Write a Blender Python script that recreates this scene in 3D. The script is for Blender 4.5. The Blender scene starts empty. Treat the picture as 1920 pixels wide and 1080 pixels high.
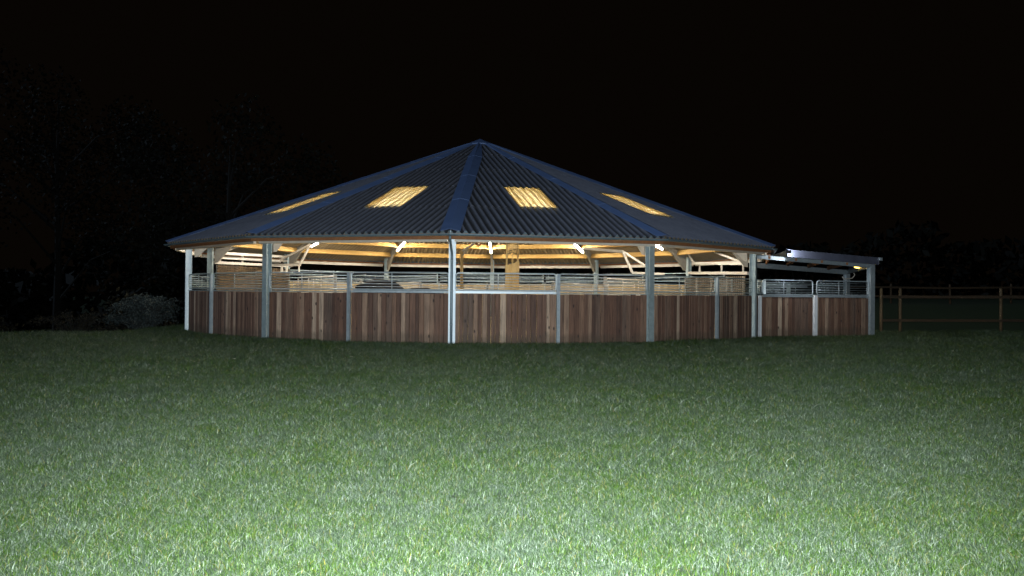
import bpy, bmesh, math, random
import numpy as np
from mathutils import Vector, Matrix

random.seed(7)
rng = np.random.default_rng(7)
R = math.radians
scene = bpy.context.scene
col = scene.collection

# ------------------------------------------------------------------ camera
cam_d = bpy.data.cameras.new('camera')
cam = bpy.data.objects.new('camera', cam_d)
col.objects.link(cam)
cam_d.sensor_width = 36.0
cam_d.lens = 36.0 * 1506.5 / 1920.0
cam_d.clip_start = 0.05
cam_d.clip_end = 900.0
_yaw, _pitch, _roll = R(2.358), R(0.341), R(0.5)
_f = Vector((math.sin(_yaw) * math.cos(_pitch), math.cos(_yaw) * math.cos(_pitch), math.sin(_pitch)))
_r0 = Vector((math.cos(_yaw), -math.sin(_yaw), 0))
_u0 = _r0.cross(_f)
_r = _r0 * math.cos(_roll) + _u0 * math.sin(_roll)
_u = -_r0 * math.sin(_roll) + _u0 * math.cos(_roll)
_m = Matrix((( _r.x, _u.x, -_f.x, 0), (_r.y, _u.y, -_f.y, 0), (_r.z, _u.z, -_f.z, 1.465), (0, 0, 0, 1)))
cam.matrix_world = _m
scene.camera = cam

# ------------------------------------------------------------------ night sky
world = bpy.data.worlds.new('World')
scene.world = world
world.use_nodes = True
wn = world.node_tree
wn.nodes.clear()
wo = wn.nodes.new('ShaderNodeOutputWorld')
add = wn.nodes.new('ShaderNodeAddShader')
bg1 = wn.nodes.new('ShaderNodeBackground')
bg2 = wn.nodes.new('ShaderNodeBackground')
sky = wn.nodes.new('ShaderNodeTexSky')
sky.sky_type = 'NISHITA'
sky.sun_disc = False
sky.sun_elevation = R(-9)
sky.sun_rotation = R(150)
bg1.inputs['Strength'].default_value = 0.02
bg2.inputs['Color'].default_value = (1.0, 0.66, 0.42, 1)
bg2.inputs['Strength'].default_value = 0.0021
wn.links.new(sky.outputs[0], bg1.inputs['Color'])
wn.links.new(bg1.outputs[0], add.inputs[0])
wn.links.new(bg2.outputs[0], add.inputs[1])
wn.links.new(add.outputs[0], wo.inputs[0])

# the moon, low on the left, is the one sun lamp
sl = bpy.data.lights.new('moonlight', 'SUN')
sl.energy = 0.5
sl.angle = R(0.5)
sl.color = (0.58, 0.76, 1.0)
so = bpy.data.objects.new('moonlight', sl)
_az, _el = R(-82), R(33)      # seen from the barn: 0 is towards the camera, negative is left
_d = Vector((math.sin(_az) * math.cos(_el), -math.cos(_az) * math.cos(_el), math.sin(_el)))
so.rotation_euler = _d.to_track_quat('Z', 'Y').to_euler()
col.objects.link(so)

# the photographer's flash gun, held just above the lens: the only light on the field
fl = bpy.data.lights.new('camera_flash', 'SPOT')
fl.energy = 17300.0
fl.color = (0.86, 0.95, 1.0)
fl.shadow_soft_size = 0.035
fl.spot_size = R(112)
fl.spot_blend = 1.0
fo = bpy.data.objects.new('camera_flash', fl)
fo.location = (0.06, -0.05, 1.60)
fo.rotation_euler = (R(93.5), 0, R(-3.5))
col.objects.link(fo)

scene.view_settings.view_transform = 'Standard'
scene.view_settings.look = 'None'
scene.view_settings.gamma = 1.0
scene.view_settings.exposure = 0.0
scene.view_settings.use_curve_mapping = False
scene.render.engine = 'CYCLES'
scene.cycles.max_bounces = 6

# ------------------------------------------------------------------ materials
def new_mat(name):
    m = bpy.data.materials.new(name)
    m.use_nodes = True
    nt = m.node_tree
    b = nt.nodes['Principled BSDF']
    return m, nt, b

def ramp(nt, src, stops, interp='LINEAR'):
    r = nt.nodes.new('ShaderNodeValToRGB')
    r.color_ramp.interpolation = interp
    while len(r.color_ramp.elements) < len(stops):
        r.color_ramp.elements.new(0.5)
    for e, (p, c) in zip(r.color_ramp.elements, stops):
        e.position = p
        e.color = (*c, 1)
    nt.links.new(src, r.inputs[0])
    return r

def coords(nt, scale=(1, 1, 1), kind='Object', seed=False):
    tc = nt.nodes.new('ShaderNodeTexCoord')
    mp = nt.nodes.new('ShaderNodeMapping')
    mp.inputs['Scale'].default_value = scale
    if seed:
        oi = nt.nodes.new('ShaderNodeObjectInfo')
        v = nt.nodes.new('ShaderNodeVectorMath'); v.operation = 'SCALE'
        v.inputs[0].default_value = (37.0, 61.0, 23.0)
        nt.links.new(oi.outputs['Random'], v.inputs['Scale'])
        nt.links.new(v.outputs[0], mp.inputs['Location'])
    nt.links.new(tc.outputs[kind], mp.inputs['Vector'])
    return mp

def noise(nt, vec, scale, detail=4, rough=0.6):
    n = nt.nodes.new('ShaderNodeTexNoise')
    n.inputs['Scale'].default_value = scale
    n.inputs['Detail'].default_value = detail
    n.inputs['Roughness'].default_value = rough
    if vec is not None:
        nt.links.new(vec.outputs[0], n.inputs['Vector'])
    return n

def mixc(nt, fac, a, b, mode='MIX'):
    m = nt.nodes.new('ShaderNodeMix'); m.data_type = 'RGBA'; m.blend_type = mode
    for s, v in ((m.inputs['Factor'], fac), (m.inputs['A'], a), (m.inputs['B'], b)):
        if isinstance(v, (int, float)):
            s.default_value = v
        elif isinstance(v, tuple):
            s.default_value = (*v, 1)
        else:
            nt.links.new(v, s)
    return m.outputs['Result']

def bump(nt, b, h, strength=0.3, dist=0.01):
    bp = nt.nodes.new('ShaderNodeBump')
    bp.inputs['Strength'].default_value = strength
    bp.inputs['Distance'].default_value = dist
    nt.links.new(h, bp.inputs['Height'])
    nt.links.new(bp.outputs[0], b.inputs['Normal'])

def metal_mat(name, base, dark, metallic, rough, sc=9.0, spot=0.5):
    m, nt, b = new_mat(name)
    v = coords(nt, seed=True)
    n = noise(nt, v, sc, 6, 0.7)
    r = ramp(nt, n.outputs['Fac'], [(0.32, dark), (0.68, base)])
    n2 = noise(nt, v, 1.3, 3)
    c = mixc(nt, 0.35, r.outputs[0], ramp(nt, n2.outputs['Fac'], [(0.3, dark), (0.75, base)]).outputs[0])
    nt.links.new(c, b.inputs['Base Color'])
    b.inputs['Metallic'].default_value = metallic
    rr = nt.nodes.new('ShaderNodeMapRange')
    rr.inputs['To Min'].default_value = rough - 0.08
    rr.inputs['To Max'].default_value = rough + 0.15
    nt.links.new(n.outputs['Fac'], rr.inputs[0])
    nt.links.new(rr.outputs[0], b.inputs['Roughness'])
    bump(nt, b, n.outputs['Fac'], 0.12, 0.003)
    return m

GALV = metal_mat('galvanised_steel', (0.35, 0.40, 0.43), (0.21, 0.25, 0.27), 0.45, 0.42)
GALV_OLD = metal_mat('weathered_galvanised_steel', (0.30, 0.36, 0.37), (0.17, 0.22, 0.23), 0.40, 0.5)
STEEL = metal_mat('grey_painted_steel', (0.24, 0.225, 0.19), (0.15, 0.14, 0.12), 0.15, 0.5)
WHITE_STEEL = metal_mat('pale_steel_tube', (0.4816, 0.4452, 0.3840), (0.3268, 0.2982, 0.2480), 0.2, 0.4)
GUTTER = metal_mat('gutter_steel', (0.12, 0.17, 0.19), (0.07, 0.10, 0.115), 0.3, 0.45)
TIE = metal_mat('cream_steel_tie', (0.42, 0.38, 0.31), (0.30, 0.27, 0.22), 0.1, 0.5)
NAVY = metal_mat('navy_coated_flashing', (0.085, 0.140, 0.29), (0.065, 0.11, 0.23), 0.0, 0.38, 5)
DARKFLASH = metal_mat('dark_grey_fascia_steel', (0.0820, 0.0902, 0.1275), (0.0492, 0.0533, 0.0765), 0.25, 0.33, 4)

def wood_mat(name, stops, grain=(9, 9, 0.9), rough=0.75, spread=1.0, stain=(0.03, 0.022, 0.02), stain_amt=0.5, axis='Object', board=False):
    m, nt, b = new_mat(name)
    oi = nt.nodes.new('ShaderNodeObjectInfo')
    base = ramp(nt, oi.outputs['Random'], stops)
    v = coords(nt, grain, axis, seed=True)
    g = noise(nt, v, 6.0, 7, 0.7)
    gd = ramp(nt, g.outputs['Fac'], [(0.3, (0.42, 0.40, 0.38)), (0.55, (0.95, 0.95, 0.95)), (0.75, (1.45, 1.4, 1.35))])
    c = mixc(nt, 1.0, base.outputs[0], gd.outputs[0], 'MULTIPLY')
    v2 = coords(nt, (1.2, 1.2, 0.6), axis, seed=True)
    n2 = noise(nt, v2, 2.4, 5, 0.65)
    sr = ramp(nt, n2.outputs['Fac'], [(0.45, (0, 0, 0)), (0.75, (stain_amt,) * 3)])
    c = mixc(nt, sr.outputs[0], c, stain)
    if board:
        # long drip stains, rough weathering and knots; mud splash along the foot of each board
        vw = coords(nt, (1, 1, 0.22), 'Object', seed=True)
        gw = nt.nodes.new('ShaderNodeNewGeometry')
        mpw = nt.nodes.new('ShaderNodeMapping'); mpw.inputs['Scale'].default_value = (22, 22, 1.6)
        nt.links.new(gw.outputs['Position'], mpw.inputs['Vector'])
        dn = noise(nt, mpw, 1.0, 6, 0.75)
        dr = ramp(nt, dn.outputs['Fac'], [(0.30, (0.40, 0.38, 0.38)), (0.5, (0.95, 0.95, 0.95)), (0.72, (1.55, 1.5, 1.45))])
        c = mixc(nt, 0.85, c, dr.outputs[0], 'MULTIPLY')
        mpk = nt.nodes.new('ShaderNodeMapping'); mpk.inputs['Scale'].default_value = (5, 5, 2.6)
        nt.links.new(gw.outputs['Position'], mpk.inputs['Vector'])
        vo = nt.nodes.new('ShaderNodeTexVoronoi'); vo.inputs['Scale'].default_value = 1.0
        nt.links.new(mpk.outputs[0], vo.inputs['Vector'])
        kr = ramp(nt, vo.outputs['Distance'], [(0.07, (1, 1, 1)), (0.16, (0, 0, 0))])
        c = mixc(nt, kr.outputs[0], c, (0.022, 0.014, 0.012))
        sx = nt.nodes.new('ShaderNodeSeparateXYZ'); nt.links.new(gw.outputs['Position'], sx.inputs[0])
        ma = nt.nodes.new('ShaderNodeMath'); ma.operation = 'MULTIPLY_ADD'; ma.inputs[1].default_value = -0.5
        nm = noise(nt, None, 3.0, 5, 0.7); nt.links.new(gw.outputs['Position'], nm.inputs['Vector'])
        nt.links.new(nm.outputs['Fac'], ma.inputs[0]); nt.links.new(sx.outputs['Z'], ma.inputs[2])
        mr = ramp(nt, ma.outputs[0], [(0.0, (0.45, 0.45, 0.45)), (0.14, (0, 0, 0))])
        c = mixc(nt, mr.outputs[0], c, (0.045, 0.035, 0.024))
    nt.links.new(c, b.inputs['Base Color'])
    b.inputs['Roughness'].default_value = rough
    b.inputs['Specular IOR Level'].default_value = 0.3
    bump(nt, b, g.outputs['Fac'], 0.35, 0.004)
    return m

BOARD = wood_mat('weathered_wall_board', [(0.0, (0.0799, 0.0448, 0.0326)), (0.2, (0.1175, 0.0627, 0.0428)), (0.45, (0.1363, 0.0753, 0.0513)),
                 (0.62, (0.1128, 0.0762, 0.0582)), (0.76, (0.1786, 0.1031, 0.0684)), (0.86, (0.2538, 0.1703, 0.1198)), (1.0, (0.4136, 0.3136, 0.2310))], (26, 26, 0.5), board=True)
TIMBER = wood_mat('golden_roof_timber', [(0.0, (0.40, 0.24, 0.065)), (1.0, (0.49, 0.31, 0.095))], (0.8, 9, 9), stain=(0.3, 0.15, 0.04), stain_amt=0.35)
EAVE = wood_mat('orange_brown_eave_timber', [(0.0, (0.18, 0.075, 0.026)), (1.0, (0.25, 0.11, 0.04))], (0.8, 9, 9), stain=(0.10, 0.04, 0.02), stain_amt=0.8)
PALEWOOD = wood_mat('pale_ply_board', [(0.0, (0.28, 0.21, 0.11)), (1.0, (0.40, 0.32, 0.18))], (9, 9, 0.8), stain=(0.25, 0.18, 0.09), stain_amt=0.4)
PLY = wood_mat('yellow_ply_board', [(0.0, (0.36, 0.25, 0.10)), (1.0, (0.46, 0.34, 0.15))], (14, 14, 0.8), stain=(0.25, 0.15, 0.06), stain_amt=0.45)
SLATWOOD = wood_mat('mottled_brown_slat', [(0.0, (0.022, 0.014, 0.006)), (1.0, (0.05, 0.03, 0.012))], (5, 5, 9), stain=(0.16, 0.10, 0.04), stain_amt=0.8)
FENCEWOOD = wood_mat('brown_fence_timber', [(0.0, (0.0600, 0.0408, 0.0192)), (1.0, (0.0840, 0.0570, 0.0270))], (12, 12, 1.0), stain=(0.0600, 0.0480, 0.0300), stain_amt=0.6)
RAILWOOD = wood_mat('dark_rail_timber', [(0.0, (0.0338, 0.0210, 0.0112)), (1.0, (0.0525, 0.0315, 0.0150))], (1, 10, 10), stain=(0.0225, 0.0225, 0.0150), stain_amt=0.6)

def sheet_mat():
    m, nt, b = new_mat('slate_grey_fibre_cement')
    v = coords(nt, seed=True)
    n = noise(nt, v, 2.2, 6, 0.65)
    c = ramp(nt, n.outputs['Fac'], [(0.3, (0.0800, 0.0880, 0.1200)), (0.7, (0.1360, 0.1480, 0.1880))])
    n2 = noise(nt, v, 40, 3, 0.7)
    c2 = mixc(nt, 0.35, c.outputs[0], ramp(nt, n2.outputs['Fac'], [(0.4, (0.0408, 0.0476, 0.0648)), (0.65, (0.1156, 0.1292, 0.1728))]).outputs[0])
    g = nt.nodes.new('ShaderNodeNewGeometry')
    # the inside face of the sheets is the uncoated pale cement
    sep = nt.nodes.new('ShaderNodeAttribute'); sep.attribute_name = 'inside'
    under = ramp(nt, n.outputs['Fac'], [(0.3, (0.135, 0.105, 0.066)), (0.7, (0.18, 0.145, 0.095))])
    c3 = mixc(nt, sep.outputs['Fac'], c2, under.outputs[0])
    # shade of the troughs painted into the sheet colour, broken up by noise
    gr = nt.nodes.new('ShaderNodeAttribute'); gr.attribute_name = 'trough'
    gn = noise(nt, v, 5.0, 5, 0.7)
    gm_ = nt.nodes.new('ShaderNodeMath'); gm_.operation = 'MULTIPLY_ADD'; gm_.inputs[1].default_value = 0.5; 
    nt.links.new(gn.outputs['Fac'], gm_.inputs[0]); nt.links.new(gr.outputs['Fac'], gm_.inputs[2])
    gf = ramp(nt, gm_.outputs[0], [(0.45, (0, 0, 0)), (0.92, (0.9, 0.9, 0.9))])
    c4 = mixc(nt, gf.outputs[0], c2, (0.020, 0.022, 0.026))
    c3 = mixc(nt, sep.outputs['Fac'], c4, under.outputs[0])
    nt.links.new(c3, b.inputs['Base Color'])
    b.inputs['Roughness'].default_value = 0.55
    b.inputs['Specular IOR Level'].default_value = 0.45
    return m
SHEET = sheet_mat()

def skylight_mat():
    m = bpy.data.materials.new('amber_translucent_sheet')
    m.use_nodes = True
    nt = m.node_tree
    nt.nodes.clear()
    o = nt.nodes.new('ShaderNodeOutputMaterial')
    tr = nt.nodes.new('ShaderNodeBsdfTranslucent')
    gl = nt.nodes.new('ShaderNodeBsdfGlossy')
    df = nt.nodes.new('ShaderNodeBsdfDiffuse')
    gl.inputs['Roughness'].default_value = 0.3
    gl.inputs['Color'].default_value = (0.6, 0.6, 0.6, 1)
    v = coords(nt)
    n = noise(nt, v, 3.0, 5, 0.7)
    r = ramp(nt, n.outputs['Fac'], [(0.3, (1.0, 0.86, 0.52)), (0.7, (1.0, 0.92, 0.64))])
    nt.links.new(r.outputs[0], tr.inputs['Color'])
    df.inputs['Color'].default_value = (0.30, 0.24, 0.15, 1)
    m1 = nt.nodes.new('ShaderNodeMixShader'); m1.inputs[0].default_value = 0.06
    m2 = nt.nodes.new('ShaderNodeMixShader'); m2.inputs[0].default_value = 0.04
    nt.links.new(tr.outputs[0], m1.inputs[1]); nt.links.new(df.outputs[0], m1.inputs[2])
    nt.links.new(m1.outputs[0], m2.inputs[1]); nt.links.new(gl.outputs[0], m2.inputs[2])
    nt.links.new(m2.outputs[0], o.inputs[0])
    return m
SKYLIGHT = skylight_mat()

def emit_mat(name, color, strength):
    m, nt, b = new_mat(name)
    b.inputs['Base Color'].default_value = (0.8, 0.8, 0.8, 1)
    b.inputs['Emission Color'].default_value = (*color, 1)
    b.inputs['Emission Strength'].default_value = strength
    return m
TUBE = emit_mat('lit_fluorescent_tube', (1.0, 0.92, 0.80), 540.0)
BULKHEAD = emit_mat('lit_amber_bulkhead', (1.0, 0.62, 0.12), 7.0)
ADDED_FLOODLENS = emit_mat('added_floodlight_lens', (0.9, 0.95, 1.0), 1900.0)  # lens of the lamp added to brighten the lean-to fascia
SPOTLENS = emit_mat('lit_white_lamp_lens', (1.0, 0.93, 0.85), 30.0)

def plain(name, c, rough=0.7, metallic=0.0, var=0.25, sc=5):
    m, nt, b = new_mat(name)
    v = coords(nt, seed=True)
    n = noise(nt, v, sc, 6, 0.65)
    r = ramp(nt, n.outputs['Fac'], [(0.3, tuple(x * (1 - var) for x in c)), (0.7, tuple(min(1, x * (1 + var)) for x in c))])
    nt.links.new(r.outputs[0], b.inputs['Base Color'])
    b.inputs['Roughness'].default_value = rough
    b.inputs['Metallic'].default_value = metallic
    bump(nt, b, n.outputs['Fac'], 0.3, 0.01)
    return m
CONCRETE = plain('concrete', (0.20, 0.18, 0.15), 0.9, sc=3)
SLAB = plain('brown_stone_slab', (0.16, 0.11, 0.08), 0.9)
STRAW = plain('yellow_straw', (0.52, 0.42, 0.20), 0.9, var=0.5, sc=14)
def dull(m):
    m.node_tree.nodes['Principled BSDF'].inputs['Specular IOR Level'].default_value = 0.08
    return m
COWHIDE = plain('black_cow_hide', (0.005, 0.005, 0.0055), 0.7, sc=3)
COWBROWN = plain('dark_brown_cow_hide', (0.02, 0.012, 0.009), 0.55, sc=3)
dull(COWHIDE); dull(COWBROWN)
HORN = plain('pale_horn', (0.35, 0.31, 0.25), 0.5)
EYE = plain('glossy_black_eye', (0.01, 0.01, 0.01), 0.1)
BLACKRUB = plain('black_plastic', (0.02, 0.02, 0.022), 0.4)
RUST = plain('rusty_orange_iron', (0.32, 0.13, 0.04), 0.7)
FRONTLIT_GALV = metal_mat('frontlit_galvanised', (0.78, 0.80, 0.82), (0.60, 0.63, 0.66), 0.3, 0.35)  # front lighting painted in: a brighter copy of the galvanised steel
BARK = plain('grey_brown_bark', (0.10, 0.085, 0.07), 0.9, sc=9)

def leaf_mat(name, a, b_):
    m, nt, b = new_mat(name)
    oi = nt.nodes.new('ShaderNodeAttribute'); oi.attribute_name = 'leafrand'
    r = ramp(nt, oi.outputs['Fac'], [(0.0, a), (1.0, b_)])
    nt.links.new(r.outputs[0], b.inputs['Base Color'])
    b.inputs['Roughness'].default_value = 0.7
    b.inputs['Specular IOR Level'].default_value = 0.15
    return m
LEAF_BLUE = leaf_mat('grey_green_shrub_leaf', (0.0090, 0.0132, 0.0126), (0.0360, 0.0480, 0.0480))
DARKBARK = plain('dark_bark', (0.006, 0.0055, 0.0045), 0.9, sc=9)
LEAF_DARK = leaf_mat('dark_hedge_leaf', (0.0042, 0.0042, 0.0021), (0.0168, 0.0140, 0.0070))
LEAF_TREE = leaf_mat('dark_tree_leaf', (0.003, 0.003, 0.002), (0.010, 0.010, 0.006))

# turf below the blades and the blades themselves
def dew_mask(nt):
    g = nt.nodes.new('ShaderNodeNewGeometry')
    class W: outputs = [g.outputs['Position']]
    n = noise(nt, W, 0.33, 3, 0.6)
    n2 = noise(nt, W, 1.7, 3, 0.6)
    a = nt.nodes.new('ShaderNodeMath'); a.operation = 'MULTIPLY_ADD'
    a.inputs[1].default_value = 0.55
    nt.links.new(n2.outputs['Fac'], a.inputs[0])
    b = nt.nodes.new('ShaderNodeMath'); b.operation = 'MULTIPLY'; b.inputs[1].default_value = 0.55
    nt.links.new(n.outputs['Fac'], b.inputs[0])
    nt.links.new(b.outputs[0], a.inputs[2])
    return a.outputs[0]            # about 0.3 .. 0.8

def ground_mat():
    m, nt, b = new_mat('turf_soil')
    g = nt.nodes.new('ShaderNodeNewGeometry')
    class W: outputs = [g.outputs['Position']]
    n = noise(nt, W, 14, 6, 0.75)
    c = ramp(nt, n.outputs['Fac'], [(0.3, (0.0056, 0.0112, 0.0022)), (0.5, (0.0150, 0.0296, 0.0043)), (0.72, (0.0318, 0.0561, 0.0107))])
    dm = dew_mask(nt)
    dr = ramp(nt, dm, [(0.42, (0, 0, 0)), (0.72, (0.1540, 0.1500, 0.0765))])
    c2 = mixc(nt, dr.outputs[0], c.outputs[0], (0.0231, 0.0348, 0.0144))
    nt.links.new(c2, b.inputs['Base Color'])
    b.inputs['Roughness'].default_value = 0.85
    bump(nt, b, n.outputs['Fac'], 0.9, 0.05)
    return m
GROUND = ground_mat()

def grass_mat():
    m, nt, b = new_mat('dewy_grass_blade')
    at = nt.nodes.new('ShaderNodeAttribute'); at.attribute_name = 'blade'
    green = ramp(nt, at.outputs['Fac'], [(0.0, (0.0075, 0.0207, 0.0015)), (0.45, (0.0175, 0.0414, 0.0026)), (0.8, (0.0331, 0.0655, 0.0056)), (0.93, (0.0456, 0.0759, 0.0090)), (0.97, (0.0912, 0.0828, 0.0116)), (1.0, (0.0769, 0.0586, 0.0090))])
    dewc = ramp(nt, at.outputs['Fac'], [(0.0, (0.0146, 0.0254, 0.0139)), (0.6, (0.0316, 0.0479, 0.0277)), (1.0, (0.0843, 0.1065, 0.0693))])
    dm = dew_mask(nt)
    oi = nt.nodes.new('ShaderNodeObjectInfo')
    a = nt.nodes.new('ShaderNodeMath'); a.operation = 'MULTIPLY_ADD'; a.inputs[1].default_value = 0.30
    nt.links.new(oi.outputs['Random'], a.inputs[0]); nt.links.new(dm, a.inputs[2])
    at2 = nt.nodes.new('ShaderNodeAttribute'); at2.attribute_name = 'dew'
    a2 = nt.nodes.new('ShaderNodeMath'); a2.operation = 'MULTIPLY_ADD'; a2.inputs[1].default_value = 0.55
    nt.links.new(at2.outputs['Fac'], a2.inputs[0]); nt.links.new(a.outputs[0], a2.inputs[2])
    f = ramp(nt, a2.outputs[0], [(0.86, (0, 0, 0)), (1.14, (1, 1, 1))])
    c = mixc(nt, f.outputs[0], green.outputs[0], dewc.outputs[0])
    nt.links.new(c, b.inputs['Base Color'])
    b.inputs['Roughness'].default_value = 0.5
    b.inputs['Specular IOR Level'].default_value = 0.3
    return m
GRASS = grass_mat()

# ------------------------------------------------------------------ mesh helpers
def mesh_obj(name, verts, faces, mat, parent=None, smooth=False):
    me = bpy.data.meshes.new(name)
    me.from_pydata([tuple(v) for v in verts], [], faces)
    me.materials.append(mat)
    if smooth:
        me.polygons.foreach_set('use_smooth', [True] * len(me.polygons))
    me.update()
    o = bpy.data.objects.new(name, me)
    col.objects.link(o)
    if parent is not None:
        o.parent = parent
    return o

class MB:
    def __init__(s):
        s.v = []; s.f = []
    def add(s, v, f):
        n = len(s.v); s.v += [Vector(p) for p in v]; s.f += [[i + n for i in q] for q in f]; return s
    def obox(s, c, ax, ay, az):
        """box by centre and three half-axis vectors"""
        c, ax, ay, az = map(Vector, (c, ax, ay, az))
        v = [c + ax * i + ay * j + az * k for k in (-1, 1) for j in (-1, 1) for i in (-1, 1)]
        f = [(0, 2, 3, 1), (4, 5, 7, 6), (0, 1, 5, 4), (2, 6, 7, 3), (0, 4, 6, 2), (1, 3, 7, 5)]
        return s.add(v, f)
    def beam(s, p, q, w, h, up=(0, 0, 1)):
        p, q = Vector(p), Vector(q)
        d = q - p
        u = Vector(up)
        side = d.cross(u)
        if side.length < 1e-6:
            side = Vector((1, 0, 0))
        side.normalize()
        uu = side.cross(d).normalized()
        return s.obox((p + q) / 2, d / 2, side * w / 2, uu * h / 2)
    def tube(s, pts, r, n=8, closed=False, caps=True):
        pts = [Vector(p) for p in pts]
        rings = []
        N = len(pts)
        prev = None
        for i, p in enumerate(pts):
            if closed:
                d = pts[(i + 1) % N] - pts[i - 1]
            else:
                d = pts[min(i + 1, N - 1)] - pts[max(i - 1, 0)]
            d.normalize()
            if prev is None:
                a = d.orthogonal().normalized()
            else:
                a = (prev - d * prev.dot(d)).normalized()
            prev = a
            b = d.cross(a)
            rr = r[i] if isinstance(r, (list, tuple)) else r
            rings.append([p + (a * math.cos(t) + b * math.sin(t)) * rr for t in [2 * math.pi * j / n for j in range(n)]])
        v = [x for ring in rings for x in ring]
        f = []
        M = N if closed else N - 1
        for i in range(M):
            for j in range(n):
                i2 = (i + 1) % N
                f.append((i * n + j, i * n + (j + 1) % n, i2 * n + (j + 1) % n, i2 * n + j))
        if caps and not closed:
            f.append(tuple(range(n))[::-1]); f.append(tuple((N - 1) * n + j for j in range(n)))
        return s.add(v, f)
    def ibeam(s, p, q, w, h, t=0.012, up=(0, 0, 1)):
        """I section: flanges w wide, h deep along up, web between"""
        p, q = Vector(p), Vector(q)
        d = (q - p)
        side = d.cross(Vector(up)).normalized()
        uu = side.cross(d).normalized()
        c = (p + q) / 2
        s.obox(c + uu * (h / 2 - t / 2), d / 2, side * w / 2, uu * t / 2)
        s.obox(c - uu * (h / 2 - t / 2), d / 2, side * w / 2, uu * t / 2)
        s.obox(c, d / 2 * 0.9995, side * t / 2, uu * (h / 2 - t))
        return s
    def build(s, name, mat, parent=None, smooth=False):
        return mesh_obj(name, s.v, s.f, mat, parent, smooth)

def empty(name, loc, label, cat, group=None):
    o = bpy.data.objects.new(name, None)
    o.empty_display_size = 0.3
    o.location = loc
    col.objects.link(o)
    o['label'] = label; o['category'] = cat
    if group: o['group'] = group
    return o

def tag(o, label=None, cat=None, group=None, kind=None):
    if label: o['label'] = label
    if cat: o['category'] = cat
    if group: o['group'] = group
    if kind: o['kind'] = kind
    return o

def attach(o, root):
    """parent a mesh built in world coordinates under a root standing elsewhere"""
    o.parent = root
    o.matrix_parent_inverse = Matrix.Translation(root.location).inverted()
    return o

# ------------------------------------------------------------------ the plan of the building
CX, CY, RAD = 0.0, 32.53, 11.0
RE, HE, HA = 11.62, 3.035, 7.56
C15 = math.cos(R(15)); T15 = math.tan(R(15))
AP = RE * C15
TAN = (HA - HE) / AP
ALPHA = math.atan(TAN)
def ang(k): return R(30 * k - 3.75)
def P(k, rho=RAD, z=0.0):
    a = ang(k)
    return Vector((CX + rho * math.sin(a), CY - rho * math.cos(a), z))
def roof_z(rho_corner):
    return HA - rho_corner * C15 * TAN

# ------------------------------------------------------------------ terrain
def smooth01(t):
    t = np.clip(t, 0, 1)
    return t * t * (3 - 2 * t)
def terrain(x, y):
    x = np.asarray(x, float); y = np.asarray(y, float)
    h = 0.018 * np.sin(x * 0.9 + 0.4 * y) * np.sin(y * 0.7 + 1.3) + 0.012 * np.sin(x * 2.3 + 1) * np.cos(y * 1.9)
    h += 0.03 * np.sin(x * 0.31 + 2.0) * np.sin(y * 0.27)
    # flat pad under and round the buildings
    pad = 1 - smooth01((np.hypot(x - CX, y - CY) - 11.3) / 1.5)
    pad2 = smooth01((x - 8.5) / 1) * (1 - smooth01((x - 17) / 2)) * smooth01((y - 25.5) / 1.0) * (1 - smooth01((y - 36) / 2))
    h = h * (1 - np.maximum(pad, pad2)) - 0.02
    h -= 0.045 * smooth01((x - 6) / 3) * smooth01((y - 22) / 3)
    # falls away behind a low crest on the left
    crest = np.where(x < -11.85, 27.2 + (x + 11.85) * 0.98, 27.2)
    crest = np.maximum(crest, 20.0)
    left = 1 - smooth01((x + 12.4) / 1.0)
    t = np.maximum(y - crest, 0)
    h -= left * np.minimum(0.16 * t * smooth01(t / 3), 4.0)
    # behind the building
    t = np.maximum(y - 45.5, 0)
    mid = smooth01((x + 12.4) / 1.0) * (1 - smooth01((x - 14.5) / 2.5))
    h -= mid * np.minimum(0.14 * t * smooth01(t / 3), 3.0)
    # ditch and bank on the right
    right = smooth01((x - 15.0) / 2.5)
    dip = -0.45 * smooth01((y - 30.3) / 2.2)
    bank = 1.6 * smooth01((y - 34.0) / 7.0)
    h += right * (dip + bank)
    return h
def tz(x, y): return float(terrain(x, y))

xs = np.concatenate([[-420, -250, -150, -100, -70], np.arange(-50, -24, 1.5), np.arange(-24, 30, 0.4), np.arange(30, 55, 1.5), [70, 100, 150, 250, 420]])
ys = np.concatenate([[-40, -20, -10, -5], np.arange(-2, 48, 0.4), np.arange(48, 80, 2.0), [90, 110, 140, 190, 260, 380, 600]])
X, Y = np.meshgrid(xs, ys)
Z = terrain(X, Y)
nx, ny = len(xs), len(ys)
verts = np.stack([X.ravel(), Y.ravel(), Z.ravel()], 1)
faces = [(j * nx + i, j * nx + i + 1, (j + 1) * nx + i + 1, (j + 1) * nx + i) for j in range(ny - 1) for i in range(nx - 1)]
ground = mesh_obj('ground', verts, faces, GROUND, smooth=True)
tag(ground, 'dark grassy field rising gently to a crest behind the round barn', None, None, 'structure')

# concrete floor of the round building and of the lean-to
fl_v = [P(k / 2, 11.22, 0.012) for k in range(24)] + [P(k / 2, 11.22, -0.35) for k in range(24)]
floor = mesh_obj('barn_floor', fl_v, [tuple(range(24))] + [(i, i + 24, (i + 1) % 24 + 24, (i + 1) % 24) for i in range(24)], CONCRETE)
floor['kind'] = 'structure'
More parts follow.
